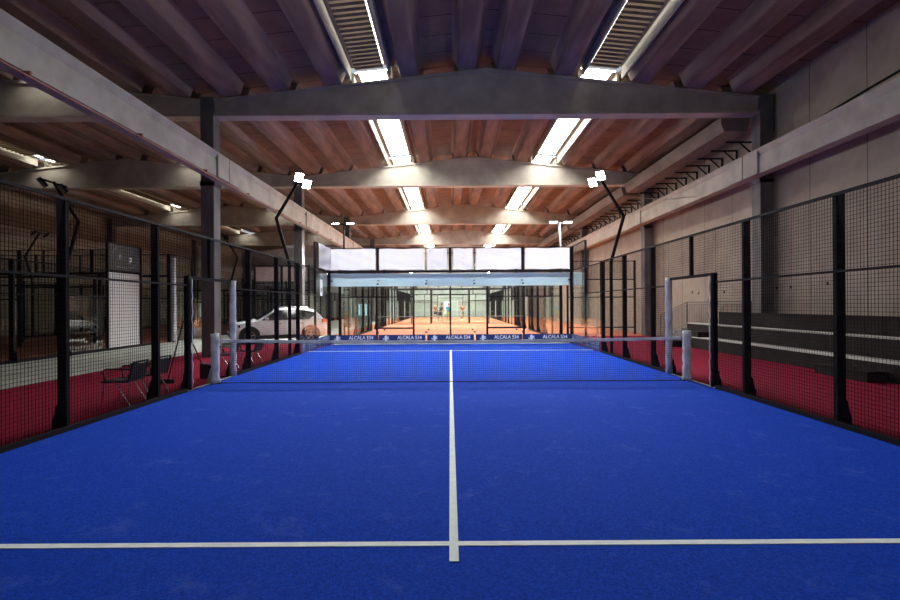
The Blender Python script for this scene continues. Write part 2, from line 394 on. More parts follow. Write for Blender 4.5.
# ------------------------------------------------------------------ purlins and skylights
def purlin_mesh(L, sl):
    w0, w1, h = .27, .47, .42
    p = [(-w0, 0), (w0, 0), (w1 - .06, h - .06), (w1, h - .06), (w1, h), (-w1, h), (-w1, h - .06), (-w1 + .06, h - .06)]
    p = [(u, v + u * sl) for u, v in p]
    b = MB().prism(p, 'y', 0, L)
    # cast ribs along the soffit
    return b
OFF = [.62, 2.45, 4.86, 6.55, 8.1]
NM = ['nearest the ridge', 'second from the ridge', 'third from the ridge', 'fourth from the ridge', 'fifth from the ridge']
bays = [(YBACK + .05, FR[1] - .02)] + [(FR[i] + .42, FR[i + 1] - .02) for i in range(1, 5)] + [(FR[5] + .42, YEND - .02)]
for side, rx in ((0, XRIDGE), (1, LRIDGE)):
    for bi, (y0, y1) in enumerate(bays):
        if side == 1 and bi > 3: continue
        for k, off in enumerate(OFF):
            for sg in (-1, 1):
                x = rx + sg * off
                o = purlin_mesh(y1 - y0, -sg * slope).build('roof_purlin', 'purlin', loc=(x, y0, zroof(off) - .02), bevel=.01)
                tag(o, 'long %sconcrete roof purlin, %s, %s side, %s bay%s' % ('red-brown ' if side == 0 else 'dim ', NM[k], 'left' if sg < 0 else 'right', ORD[bi], '' if side == 0 else ' of left hall'),
                    'roof purlin', 'concrete roof purlins')
        for sg in (-1, 1):
            louv = (bi == 0) or side == 1
            xa = rx + sg * 3.695; zc = zroof(3.695) + .36
            e = empty('skylight', (xa, (y0 + y1) / 2, zc), 0,
                      '%s skylight strip on the %s slope in the %s bay of the %s hall' % ('shaded corrugated' if louv else 'glaring white', 'left' if sg < 0 else 'right', ORD[bi], 'main' if side == 0 else 'left'),
                      'skylight', 'roof skylights')
            h = (y1 - y0) / 2
            def sec(a, b, z0, z1, nm, mt, cut=0):
                q = [(a, z0 - sg * a * slope), (b, z0 - sg * b * slope), (b, z1 - sg * b * slope), (a, z1 - sg * a * slope)]
                return MB().prism(q, 'y', -h, h - cut).build(nm, mt, e)
            sec(-.66, -.60, -.30, .14, 'curb', 'curb'); sec(.60, .66, -.30, .14, 'curb', 'curb')
            sec(-.60, -.44, .08, .12, 'frame_strip', 'gutter'); sec(.44, .60, .08, .12, 'frame_strip', 'gutter')
            sec(-.56, .56, .125, .15, 'pane', ('sky_gap2' if (side == 1 and bi > 0) else 'sky_gap') if louv else 'sky_on')
            if louv:
                # translucent shade sheet with dark cross ribs painting in its corrugation shading, daylight leaking past its edges
                xi, xo = (-.42, .45) if sg > 0 else (-.45, .42)
                if side == 1: xi, xo = -.49, .49
                cut = .7 if side == 1 else 0
                sec(xi, xo, .0, .012, 'shade_sheet', 'louvre', cut)
                b_ = MB(); yy = -h + .1; xi -= .01; xo += .01
                while yy < h - .1 - cut:
                    b_.add([(x, yy + dy, z - sg * x * slope) for x, z in ((xi, .0), (xo, .0)) for dy in (-.035, .035)] + [(x, yy, -.06 - sg * x * slope) for x in (xi, xo)],
                           [(0, 1, 4), (2, 3, 5), (0, 4, 5, 2), (1, 3, 5, 4), (0, 2, 3, 1)])
                    yy += .23
                b_.build('shade_ribs', 'gutter', e)

# ------------------------------------------------------------------ wire mesh
def grid_mesh(w, h, cell=.05, t=.0050):
    b = MB()
    nx = int(round(w / cell)); nz = int(round(h / cell))
    for i in range(nx + 1):
        y = -w / 2 + w * i / nx
        b.add([(-t / 2, y - t / 2, 0), (t / 2, y, 0), (-t / 2, y + t / 2, 0), (-t / 2, y - t / 2, h), (t / 2, y, h), (-t / 2, y + t / 2, h)],
              [(0, 1, 4, 3), (1, 2, 5, 4), (2, 0, 3, 5)])
    for i in range(nz + 1):
        z = h * i / nz
        b.add([(-t / 2, -w / 2, z - t / 2), (t / 2, -w / 2, z), (-t / 2, -w / 2, z + t / 2), (-t / 2, w / 2, z - t / 2), (t / 2, w / 2, z), (-t / 2, w / 2, z + t / 2)],
              [(0, 1, 4, 3), (1, 2, 5, 4), (2, 0, 3, 5)])
    return b
_gm = {}
def wire_panel(parent, y, z, w, h, x=0, rz=None):
    k = (round(w, 2), round(h, 2))
    if k not in _gm:
        _gm[k] = grid_mesh(w, h).build('mesh_panel', 'wire', parent, loc=(x, y, z)); o = _gm[k]
        if rz is not None: o.rotation_euler = (0, 0, rz)
        return o
    return inst(_gm[k], parent, (x, y, z), rz if rz is not None else 0)

def post(parent, y, sx, z0, z1, w=.06, d=.12, gusset=True):
    b = MB().box(min(0, sx * d), max(0, sx * d), y - w / 2, y + w / 2, z0, z1)
    if gusset and z0 < .1:
        xs = sx * d
        b.prism([(xs - sx * .01, 0), (xs + sx * .09, 0), (xs + sx * .09, .12), (xs + sx * .06, .2), (xs + sx * .04, .32), (xs - sx * .01, .38)], 'y', y - .012, y + .012)
        b.box(min(-sx * .01, sx * .24), max(-sx * .01, sx * .24), y - .09, y + .09, .008, .022)
    return b.build('post', 'steel', parent)

def side_fence(cx, cy, sx, label, fabric=False, white_end=False, hero=False):
    e = empty('side_fence', (cx + 5 * sx, cy, .006), 0, label, 'fence', 'padel court side fences')
    for y in (-3.85, -1.85, 2, 4): post(e, y, sx, 0, 3.04)
    for y in (-6, 6): post(e, y, sx, 0, 3.04)
    for y in (-8, -9.96, 8, 9.96): post(e, y, sx, 0, 4.0, .05, .08, gusset=False)
    for s in (-1, 1):
        py_ = 1.0 if s > 0 else -.88
        p = post(e, py_, sx, 0, 2.2, .05, .07)
        if hero and s == 1:
            pts = []; rs = []
            for k in range(20):
                z = .02 + k * 2.18 / 19; pts.append((sx * .0 + .006 * math.sin(k * 2.1), py_ + .006 * math.cos(k * 1.7), z)); rs.append(.072 + .004 * math.sin(k * 1.9 + 1))
            w = MB().tube(pts, rs, 12).build('tape_padding', 'tape', p, smooth=True); w['label'] = 'grey crinkled tape padding'
        elif hero:
            pts = []; rs = []
            for k in range(20):
                z = .02 + k * 2.16 / 19; pts.append((sx * .03, py_, z)); rs.append(.062 + .007 * math.sin(k * 2.3 + 1))
            w = MB().tube(pts, rs, 10).build('tape_padding', 'tape_dark', p, smooth=True); w['label'] = 'black tape padding'
            w2 = MB()
            q = [(sx * -.02 - sx * .015 * abs(math.sin(k * 1.3)), py_ + .06 + .008 * math.sin(k * 2.0), .05 + k * .11) for k in range(20)]
            w2.tube(q, .010, 6).build('tape_edge', 'white', p, smooth=True)
    post(e, 0, sx, 2.2, 3.04, .06, .07, gusset=False)
    # rails
    MB().box(-.02, .02, -6, 6, 3.0, 3.04).build('top_rail', 'steel', e)
    MB().box(-.02 + sx * .02, .02 + sx * .02, -.90, 1.02, 2.14, 2.2).build('door_header', 'steel', e)
    for a, b in ((-6, -1), (1, 6)):
        MB().box(-.015, .02, a, b, 2.0, 2.03).build('mid_rail', 'steel', e)
        MB().box(-.025, .035, a, b, .0, .07).build('bottom_rail', 'steel', e)
    MB().box(-.02, .02, -1, 1, .012, .024).build('threshold_strip', 'tread', e)
    for a in (-5, -3, 3, 5): wire_panel(e, a, .05, 1.98, 2.95)
    for a in (-1.5, 1.5): wire_panel(e, a, .05, .98, 2.95)
    for a in (-.5, .5): wire_panel(e, a, 2.18, .98, .84)
    # glass ends
    for s in (-1, 1):
        far = s > 0
        if white_end and far:
            MB().box(-.006, .012, 8.04, 9.92, .06, 2.93).build('white_panel', 'whitepanel', e)['label'] = 'white solid panel'
        else:
            MB().box(-.006, .006, min(s * 8.03, s * 9.95), max(s * 8.03, s * 9.95), .02, 2.98).build('glass_panel', 'glass', e)
        MB().box(-.006, .006, min(s * 6.03, s * 7.97), max(s * 6.03, s * 7.97), .02, 1.99).build('glass_panel', 'glass', e)
        wire_panel(e, s * 7, 2.03, 1.9, .95); wire_panel(e, s * 9, 3.03, 1.9, .95)
        r = MB().box(-.02, .02, min(s * 6, s * 8), max(s * 6, s * 8), 2.97, 3.0)
        r.box(-.02, .02, min(s * 6, s * 8), max(s * 6, s * 8), 1.99, 2.03)
        r.box(-.02, .02, min(s * 8, s * 10), max(s * 8, s * 10), 2.98, 3.02)
        r.box(-.02, .02, min(s * 8, s * 10), max(s * 8, s * 10), 3.97, 4.0)
        r.build('end_rail', 'steel', e)
        if fabric and far:
            cloth(1.84, .92, 3).build('windscreen_cloth', 'fabric', e, smooth=True, loc=(-sx * .09, s * 9, 3.04)).rotation_euler = (0, 0, PI / 2)
    return e

def cloth(w, h, sd=0):
    rnd = random.Random(sd); nx = max(6, int(w / .08)); nz = 12
    a = [rnd.uniform(-1, 1) for _ in range(6)]
    vs = []; fs = []
    for j in range(nz + 1):
        for i in range(nx + 1):
            u, v = i / nx, j / nz
            d = .03 * math.sin(6 * (u + a[0] * v) + a[1] * 5) + .022 * math.sin(13 * (u * a[2] + v) + a[3] * 4) + .012 * math.sin(25 * (u - v * a[4]))
            vs.append(((u - .5) * w, d * (4 * u * (1 - u)) ** .5, v * h + .012 * math.sin(u * 3 * PI + a[5])))
    for j in range(nz):
        for i in range(nx):
            k = j * (nx + 1) + i; fs.append((k, k + 1, k + nx + 2, k + nx + 1))
    return MB().add(vs, fs)

def back_wall(cx, y, label, fabric=False, posts=(), kick=False):
    e = empty('back_wall', (cx, y, 0), 0, label, 'glass wall', 'padel court glass end walls')
    for i in range(5):
        x = -4 + 2 * i
        MB().box(x - .985, x + .985, -.006, .006, .02, 2.98).build('glass_panel', 'glass', e)
    for x in (-3, -1, 1, 3):
        for z in (.5, 2.5):
            MB().box(x - .04, x + .04, -.014, .014, z - .03, z + .03).build('glass_clamp', 'steel', e)
    for x in posts:
        MB().box(x - .04, x + .04, -.06, .06, 0, 3).build('post', 'steel', e)
    for x, w in ((-5, .05), (-3, .05), (-1, .022), (0, .06), (1, .022), (3, .05), (5, .05)):
        MB().box(x - w, x + w, -.03, .05, (0 if abs(x) == 5 else 3.0), 4.0).build('post', 'steel', e)
    MB().box(-5, 5, -.035, .035, 2.96, 3.06).build('mid_rail', 'steel', e)
    MB().box(-5, 5, -.02, .02, 3.97, 4.0).build('top_rail', 'steel', e)
    for x in (-4, -2, 2, 4):
        wire_panel(e, .03, 3.03, 1.9, .95, x=x, rz=PI / 2)
    for x in (-.5, .5): wire_panel(e, .03, 3.03, .9, .95, x=x, rz=PI / 2)
    if fabric:
        for k, (x, w) in enumerate(((-4, 1.84), (-2, 1.84), (-.53, .80), (.53, .80), (2, 1.84), (4, 1.84))):
            cloth(w, .86, k + 11).build('windscreen_cloth', 'fabric', e, smooth=True, loc=(x, -.06, 3.08))
    if kick:
        for a, b in ((-3.33, -1.67), (1.67, 3.33)):
            MB().box(a, b, -.05, .0, .55, .62).build('kick_rail', 'steel', e)
    if posts and not kick:
        MB().box(-1.67, 1.67, -.05, .0, 2.5, 2.57).build('door_header', 'steel', e)
    if posts:
        MB().box(-5, -1.67, -.05, .0, 1.97, 2.02).box(1.67, 5, -.05, 0, 1.97, 2.02).build('cross_rail', 'steel', e)
    return e

hero_l = side_fence(0, 0, -1, 'black wire mesh side fence along the left edge of the blue court', fabric=True, hero=True)
hero_r = side_fence(0, 0, 1, 'black wire mesh side fence along the right edge of the blue court', hero=True)
back_wall(0, 10, 'glass end wall of blue court topped with white cloth windscreens', fabric=True)
P6 = (-3.33, -1.67, 0, 1.67, 3.33)
for i, cy in enumerate((22, 44)):
    w = ORD[i]
    for sx, sd in ((-1, 'left'), (1, 'right')):
        side_fence(0, cy, sx, 'dark %s side fence of the %s terracotta court behind the blue one' % (sd, w))
    back_wall(0, cy - 10, 'glass wall with black posts at the near end of the %s terracotta court' % w, posts=P6 if i == 0 else (-3.33, -1.67, 1.67, 3.33), kick=(i == 0))
    back_wall(0, cy + 10, 'glass wall at the far end of the %s terracotta court' % w, posts=(-3.33, -1.67, 1.67, 3.33))
LC = -17.8
for i, cy in enumerate((0, 22, 44)):
    w = ORD[i]
    for sx, sd in ((-1, 'far left'), (1, 'right')):
        e = side_fence(LC, cy, sx, 'dim %s fence of the %s court in the left hall' % (sd, w), white_end=(i == 0 and sx == 1))
        if i == 0 and sx == 1: lf = e
    if i < 2:
        back_wall(LC, cy + 10, 'dim glass wall at the far end of the %s court in the left hall' % w, posts=P6)
        back_wall(LC, cy + 12, 'dim glass wall at the near end of the %s court in the left hall' % ORD[i + 1], posts=P6)

def partition(x0, x1, y, label, cloth_m=None):
    e = empty('partition_fence', ((x0 + x1) / 2, y, .008), 0, label, 'fence', 'cross fences beside the second court')
    w = (x1 - x0); n_ = 2
    for k in range(n_ + 1):
        x = -w / 2 + w * k / n_; MB().box(x - .05, x + .05, -.04, .04, 0, 3.9).build('post', 'steel', e)
    for k in range(n_):
        a, b = -w / 2 + w * k / n_ + .05, -w / 2 + w * (k + 1) / n_ - .05
        MB().box(a, b, -.005, .005, .05, 2.88).build('glass_panel', 'glass', e)
        wire_panel(e, 0, 2.93, round(b - a, 1), .95, x=(a + b) / 2, rz=PI / 2)
        if cloth_m: cloth(b - a - .06, .80, k + 40).build('windscreen_cloth', cloth_m, e, smooth=True, loc=((a + b) / 2, -.06, 3.0))
    MB().box(-w / 2, w / 2, -.03, .03, 2.88, 2.93).box(-w / 2, w / 2, -.03, .03, 3.86, 3.9).box(-w / 2, w / 2, -.03, .03, 1.95, 2.0).box(-w / 2, w / 2, -.03, .03, .35, .4).build('rail', 'steel', e)
    return e
partition(6.2, 9.75, yD(25.9), 'dark framed glass and mesh partition behind the right fence')
partition(-11.0, -7.95, yD(27.6), 'partition fence with pale pink cloth behind the white car', 'pinkcloth')
wp = empty('wrapped_post', (-12.6, yD(22.3), 0), 0, 'tall post wrapped in pale tape in the left hall beside grey walkway', 'post')
MB().box(-.04, .04, -.04, .04, 0, 3.8).build('core', 'steel', wp)
MB().tube([(.004 * math.sin(k * 2), .0, .05 + k * .19) for k in range(21)], [.11 + .006 * math.sin(k * 2.6) for k in range(21)], 12).build('tape_padding', 'tape', wp, smooth=True)

# dark curb of left hall court
tag(MB().box(-12.86, -12.70, -12, 11, 0, .09).build('court_curb', 'steel'), 'black kerb edging the grey concrete floor on the left', 'kerb')

# hanging dark sign on the left hall fence
sg = empty('sign_banner', (-12.80, 9.0, 3.02), 0, 'dark cloth sign with pale letters above a white panel, left hall', 'sign')
MB().box(.02, .035, -.93, .93, 0, 1.0).build('sign_cloth', 'signcloth', sg)
fb = MB()
for a, b in (((-.95, 0), (.95, 0)), ((.95, 0), (.95, 1.02)), ((.95, 1.02), (-.95, 1.02)), ((-.95, 1.02), (-.95, 0))):
    fb.bar((.03, a[0], a[1]), (.03, b[0], b[1]), .05, .05)
fb.build('sign_frame', 'steel', sg)
cur = MB()
cur.tube([(.04, -.75, .5), (.04, -.7, .72), (.04, -.5, .9)], .008, 5).tube([(.04, .75, .8), (.04, .82, .5), (.04, .6, .25), (.04, .3, .12)], .008, 5).tube([(.04, -.5, .14), (.04, .1, .12)], .008, 5)
cur.tube([(.04, .3, .55), (.04, .33, .75), (.04, .42, .92)], .008, 5)
cur.build('outline_print', 'faint_print', sg)
text('n', .36, 'faint_print', sg, (.045, -.28, .56), (PI / 2, 0, PI / 2))
text('p', .36, 'print', sg, (.045, .32, .50), (PI / 2, 0, PI / 2))

# ------------------------------------------------------------------ pale fascia beyond the glass wall
fz = empty('fascia_board', (0, 10.3, 2.42), 0, 'long pale blue fascia board behind the top of the glass wall', 'fascia')
MB().box(-5.48, 5.52, 0, .05, 0, .53).build('board', 'fascia', fz, bevel=.005)
for x in (-4.95, -3, -1, 1, 3, 4.95):
    MB().box(x - .02, x + .02, -.24, 0, .2, .24).build('bracket', 'steel', fz)

# sponsor banners
def lion(parent, loc, rz, s, m):
    P = [(-.10, .98), (.02, 1.0), (.10, .92), (.16, .84), (.10, .80), (.16, .74), (.34, .84), (.42, .80), (.36, .70), (.20, .58), (.36, .56), (.46, .46), (.40, .40), (.26, .46), (.14, .44),
         (.10, .30), (.26, .22), (.30, .04), (.40, .0), (.22, -.02), (.18, .14), (.0, .22), (-.12, .10), (-.26, .0), (-.40, -.02), (-.34, .06), (-.22, .14), (-.16, .28), (-.16, .42),
         (-.28, .36), (-.44, .42), (-.48, .60), (-.40, .64), (-.38, .52), (-.28, .48), (-.20, .58), (-.26, .74), (-.20, .88)]
    P = [(a * s, b * s) for a, b in P]
    o = MB().prism(P, 'y', -.004, 0).build('lion_emblem', m, parent, loc=loc); o.rotation_euler = (0, 0, rz); return o
def banner(loc, rz, w, label, m='print', mirrored=False):
    e = empty('sponsor_banner', loc, rz, label, 'banner', 'navy sponsor banners')
    MB().box(-w / 2, w / 2, -.008, 0, 0, .36).build('banner_cloth', 'navy', e)
    fm = m
    lion(e, (-w * .34, -.009, .045), 0, .29, fm)
    text('ALCALA 534', .20, fm, e, (w * .16, -.011, .235), (PI / 2, 0, 0), sx=.92)
    d = MB(); x = w * .16 - .42
    for k, L in enumerate((.05, .07, .04, .06, .05, .07, 0, .06, .05, .07, .05, .06, .04)):
        if L: d.box(x, x + L, -.011, -.008, .085, .125)
        x += max(L, .03) + .017
    d.build('small_lettering', fm, e)
    return e
pos = ['leftmost', 'second from left', 'middle', 'fourth from left', 'rightmost']
for i in range(5):
    banner((-4 + 2 * i, 9.975, .045), 0, 1.93, 'navy banner with white lion emblem and lettering on glass wall, %s of five' % pos[i], 'print')
banner((-4.98, 9.0, .045), PI / 2, 1.86, 'navy banner on the left side glass next to the far corner', 'faint_print')
banner((-4.98, 7.0, .045), PI / 2, 1.86, 'navy banner on low left side glass nearer the net', 'faint_print')
banner((4.98, 9.0, .045), -PI / 2, 1.86, 'navy banner on the right side glass next to the far corner', 'faint_print')
banner((4.98, 7.0, .045), -PI / 2, 1.86, 'navy banner on low right side glass nearer the net', 'faint_print')
nt_ = tag(MB().box(-.004, 0, -.16, .16, 0, .62).build('notice_sheet', 'bright_notice', loc=(-4.985, 8.7, 2.0)), 'small white notice sheet stuck on the left side glass', 'notice')
MB().box(0, .003, -.08, .08, .14, .3).build('printed_block', 'faint_print', nt_)

# ------------------------------------------------------------------ net
ne = empty('court_net', (0, 0, 0), 0, 'black net with grey white top band across the blue court', 'net')
nb = MB(); c = .045; t = .0042; nx = int(9.56 / c)
def sag(x): return .87 + .05 * (abs(x) / 4.78) ** 2
for i in range(nx + 1):
    x = -4.78 + 9.56 * i / nx; z1 = sag(x) - .03
    nb.add([(x - t / 2, -t / 2, .015), (x + t / 2, -t / 2, .015), (x, t / 2, .015), (x - t / 2, -t / 2, z1), (x + t / 2, -t / 2, z1), (x, t / 2, z1)], [(0, 1, 4, 3), (1, 2, 5, 4), (2, 0, 3, 5)])
for j in range(19):
    N = 12
    for i in range(N):
        xa, xb = -4.78 + 9.56 * i / N, -4.78 + 9.56 * (i + 1) / N
        za, zb = .02 + (sag(xa) - .05) * j / 18.5, .02 + (sag(xb) - .05) * j / 18.5
        nb.add([(xa, -t / 2, za - t / 2), (xa, -t / 2, za + t / 2), (xa, t / 2, za), (xb, -t / 2, zb - t / 2), (xb, -t / 2, zb + t / 2), (xb, t / 2, zb)], [(0, 1, 4, 3), (1, 2, 5, 4), (2, 0, 3, 5)])
nb.build('net_mesh', 'net', ne)
bb = MB(); N = 48
vs = []; fs = []
for i in range(N + 1):
    x = -4.80 + 9.6 * i / N; z = sag(x); w = .006 * math.sin(i * 2.3)
    vs += [(x, -.012, z - .05 + w), (x, -.014, z + .008), (x, .014, z + .008), (x, .012, z - .05 + w)]
for i in range(N):
    for k in range(4): fs.append((4 * i + k, 4 * i + (k + 1) % 4, 4 * i + 4 + (k + 1) % 4, 4 * i + 4 + k))
fs += [(0, 1, 2, 3), (4 * N + 3, 4 * N + 2, 4 * N + 1, 4 * N)]
bb.add(vs, fs).build('top_band', 'band', ne)
MB().tube([(-4.86, 0, .018), (4.86, 0, .018)], .012, 6).build('bottom_cord', 'net', ne)
for s, sd in ((-1, 'left'), (1, 'right')):
    e = empty('net_post', (s * 4.93, 0, 0), 0, 'short net post wrapped in grey tape at the %s end of net' % sd, 'net post', 'net posts')
    MB().box(-.04, .04, -.04, .04, 0, 1.02).box(-.12, .12, -.07, .07, .012, .03).build('core', 'steel', e)
    pts = []; rs = []
    for k in range(13):
        z = .02 + k * 1.03 / 12; pts.append((.006 * math.sin(k * 2), 0, z)); rs.append((.083 + .004 * math.sin(k * 2.6)) + (.02 if k == 0 else 0))
    MB().tube(pts, rs, 14).build('tape_padding', 'tape', e, smooth=True)
    MB().tube([(-s * .07, 0, .88), (-s * .2, 0, .9)], .012, 6).build('tension_cord', 'chrome', e)
    if s < 0: MB().prism([(-.1, .012), (-.19, .012), (-.08, .33)], 'y', -.03, .03).build('tape_flap', 'tape', e)
def simple_net(cx, cy, label):
    e = empty('court_net', (cx, cy, 0), 0, label, 'net', 'nets of the other courts')
    b = MB()
    for i in range(96):
        x = -4.78 + 9.56 * i / 95; b.box(x - .003, x + .003, -.003, .003, .02, .85)
    for j in range(9): b.box(-4.78, 4.78, -.003, .003, .05 + j * .1, .056 + j * .1)
    b.build('net_mesh', 'net', e); MB().box(-4.8, 4.8, -.01, .01, .85, .89).build('top_band', 'flat_band', e)
    for s in (-1, 1): MB().box(s * 4.9 - .04, s * 4.9 + .04, -.04, .04, 0, 1.0).build('post', 'steel', e)
simple_net(0, 22, 'net on the first terracotta court behind the blue court')
simple_net(0, 44, 'net on the farthest terracotta court behind the blue court')
simple_net(LC, 0, 'net of the dim nearest court in the left hall')
simple_net(LC, 22, 'net of the dim second court in the left hall')

# ------------------------------------------------------------------ floodlight poles
def light(name, loc, target, watts, size=.35, col=(.93, .97, 1), spread=150):
    d = bpy.data.lights.new(name, 'AREA'); d.energy = watts; d.size = size; d.color = col; d.shape = 'SQUARE'; d.spread = R(spread)
    o = bpy.data.objects.new(name, d); COL.objects.link(o); o.location = loc
    o.rotation_euler = (Vector(target) - Vector(loc)).to_track_quat('-Z', 'Y').to_euler()
    return o
def head(e, x, y, z, aim, on):
    """flat LED head whose face looks down and inwards"""
    m = Matrix.Translation((x, y, z)) @ Vector(aim).to_track_quat('-Z', 'Y').to_matrix().to_4x4()
    hb = MB().box(-.14, .14, -.16, .16, 0, .06)
    for k in range(7): hb.box(-.12, .12, -.14 + k * .045, -.13 + k * .045, .06, .10)
    hb.v = [tuple(m @ Vector(v)) for v in hb.v]; h = hb.build('lamp_head', 'steel', e)
    fb = MB().box(-.12, .12, -.14, .14, -.012, 0); fb.v = [tuple(m @ Vector(v)) for v in fb.v]
    fb.build('led_face', 'lamp_on' if on else 'lamp_off', h)
def bent_pole(cx, cy, sx, y, on, label, watts=0):
    px = cx + sx * 5.03
    e = empty('floodlight_pole', (px, cy + y, 0), 0, label, 'floodlight pole', 'court floodlight poles')
    off = sx * .12
    MB().bar((off, 0, 0), (off, 0, 3.0), .06, .09).bar((off, 0, 2.97), (off + sx * .42, 0, 4.45), .06, .09).bar((off + sx * .42, 0, 4.42), (-sx * .28, 0, 5.75), .06, .08).box(off - .1, off + .1, -.1, .1, .008, .025).build('pole', 'steel', e)
    MB().bar((-sx * .28, -.55, 5.72), (-sx * .28, .55, 5.72), .05, .05).build('crossbar', 'steel', e)
    for k in (-.42, .42):
        head(e, -sx * .33, k, 5.62, (-sx * 4.3, -6 if y > 0 else 6, -6.2), on)
        if on:
            light('court_floodlight', (px - sx * .40, cy + y + k + (-.08 if y > 0 else .08), 5.55), (cx + sx * (.4 if k < 0 else 1.5), cy + ((y - 5.5 if y > 0 else y + 5.5) if k < 0 else y * 1.75), 0 if k < 0 else 1.6), watts * (1 if k < 0 else .55))
    return e
for sx, sd in ((-1, 'left'), (1, 'right')):
    bent_pole(0, 0, sx, 5.45, True, 'bent black pole with two glowing floodlights beyond net, %s fence' % sd, 335)
    bent_pole(0, 0, sx, -5.45, True, 'bent black floodlight pole beside near part of %s fence, outside view' % sd, 50)
    bent_pole(0, 22, sx, 5.5, True, 'bent black floodlight pole on %s side of first terracotta court' % sd, 800)
    bent_pole(0, 44, sx, 5.5, True, 'bent floodlight pole on %s side of farthest court, far end' % sd, 800)
    bent_pole(0, 44, sx, -5.5, True, 'bent floodlight pole on %s side of farthest court, near end' % sd, 800)
bent_pole(LC, 0, 1, 5.9, False, 'bent dark floodlight pole with unlit twin lamps, nearest in left hall')
bent_pole(LC, 0, -1, 5.9, False, 'bent dark unlit floodlight pole at far left of first left-hall court')
bent_pole(LC, 22, -1, -5.3, False, 'bent dark unlit floodlight pole on far side of second left-hall court')
bent_pole(LC, 22, 1, -4.0, False, 'bent dark unlit floodlight pole on right side of second left-hall court')
# straight T poles at the near corners of court two
for x, sd, m in ((-5.45, 'left', 'steel'), (5.75, 'right', 'galv')):
    e = empty('floodlight_pole', (x, yD(25.2), 0), 0, '%s straight T-shaped floodlight pole rising behind the glass wall at %s' % ('dark' if m == 'steel' else 'pale grey', sd), 'floodlight pole', 'T-shaped poles')
    MB().tube([(0, 0, 0), (0, 0, 3.5), (-.12 if sd == 'right' else 0, 0, 5.85)], .045, 8).box(-.1, .1, -.1, .1, .0, .02).build('pole', m, e)
    MB().bar((-.65, 0, 5.8), (.55, 0, 5.8), .06, .06).build('crossbar', m, e)
    for k in (-.42, .34):
        hb = MB().box(k - .2, k + .2, -.15, .15, 5.84, 5.9).build('lamp_head', m, e)
        MB().box(k - .18, k + .18, -.06, .06, 5.82, 5.84).build('led_face', 'lamp_on', hb)
        light('court_floodlight', (x + k, yD(25.2) - .0, 5.78), (x * .5, yD(25.2) - 1.5, 0) if k > 0 or sd == 'right' else (-8.2, yD(22), 0), 200 if k > 0 or sd == 'right' else 560, spread=150 if k > 0 or sd == 'right' else 85)

# small conduit from the right pole to the wall
tag(MB().tube([(5.45, 5.45, 5.05), (7.4, 6.6, 5.2), (9.4, 7.9, 5.6)], .012, 5).build('steel_cable', 'galv'), 'thin pale stay cable from right floodlight pole to wall beam', 'cable')

# ------------------------------------------------------------------ chairs
def make_chair():
    e = empty('terrace_chair')
    s = MB()
    for k in range(9): s.box(-.22 + k * .05, -.22 + k * .05 + .042, -.21, .21, .43, .442)
    s.box(-.24, -.22, -.23, .23, .42, .45).box(-.24, .22, -.235, -.215, .42, .45).box(-.24, .22, .215, .235, .42, .45)
    s.build('seat', 'bplastic', e)
    b = MB()
    for k in range(6):
        z = .47 + k * .05; x = .21 + (z - .44) * .22
        b.bar((x, -.2, z), (x, .2, z), .012, .044)
    b.bar((.2, -.215, .43), (.29, -.215, .78), .025, .025).bar((.2, .215, .43), (.29, .215, .78), .025, .025).bar((.29, -.22, .78), (.29, .22, .78), .025, .03)
    b.build('backrest', 'bplastic', e)
    for s_ in (-1, 1):
        y = s_ * .245
        MB().tube([(.27, y, .66), (.1, y, .665), (-.13, y, .67), (-.17, y, .655), (-.185, y, .62), (-.15, y, .45), (-.14, y, .43)], .016, 8).build('armrest', 'bplastic', e, smooth=True)
        MB().tube([(-.19, s_ * .22, .43), (-.23, s_ * .235, .01)], .012, 8).build('leg', 'chrome', e)
        MB().tube([(-.05, y, .43), (.0, y, .43), (.24, s_ * .24, .01)], .012, 8).build('leg', 'chrome', e)
    return e
ch = make_chair()
tag(ch, 'black slatted armchair with chrome legs, nearest of the chairs left of fence', 'chair', 'black terrace chairs')
ch.scale = (.96, 1, .9); ch.location = (-5.47, -2.06, .008); ch.rotation_euler = (0, 0, R(4))
for x, y, a, l in ((-5.52, -1.30, -6, 'black slatted armchair with chrome legs behind the nearest chair, by leaning broom'),
                   (-5.74, 2.25, 3, 'black armchair beyond the left net post, nearer one of that pair'),
                   (-5.52, 3.3, -4, 'black armchair beyond the left net post, farther one of that pair')):
    c = copy_tree(ch, None, l); c.location = (x, y, .008); c.rotation_euler = (0, 0, R(a))

# broom and lobby dustpan leaning on the door post
e = empty('broom', (-5.95, .05, .008), 0, 'black long-handled broom leaning on the left door post', 'broom')
MB().tube([(0, 0, .08), (.84, -.93, 1.34)], .013, 8).build('handle', 'bplastic', e)
MB().box(-.14, .14, -.03, .03, 0, .09).build('brush_head', 'bplastic', e)
e = empty('dustpan', (-5.48, .78, .008), 0, 'black upright dustpan with long handle beside the left net post', 'dustpan')
MB().prism([(-.13, 0), (.13, 0), (.13, .30), (-.13, .34)], 'y', -.1, .1).build('pan', 'bplastic', e, bevel=.01)
MB().tube([(-.12, 0, .3), (.38, -1.66, 1.3)], .011, 8).build('handle', 'bplastic', e)

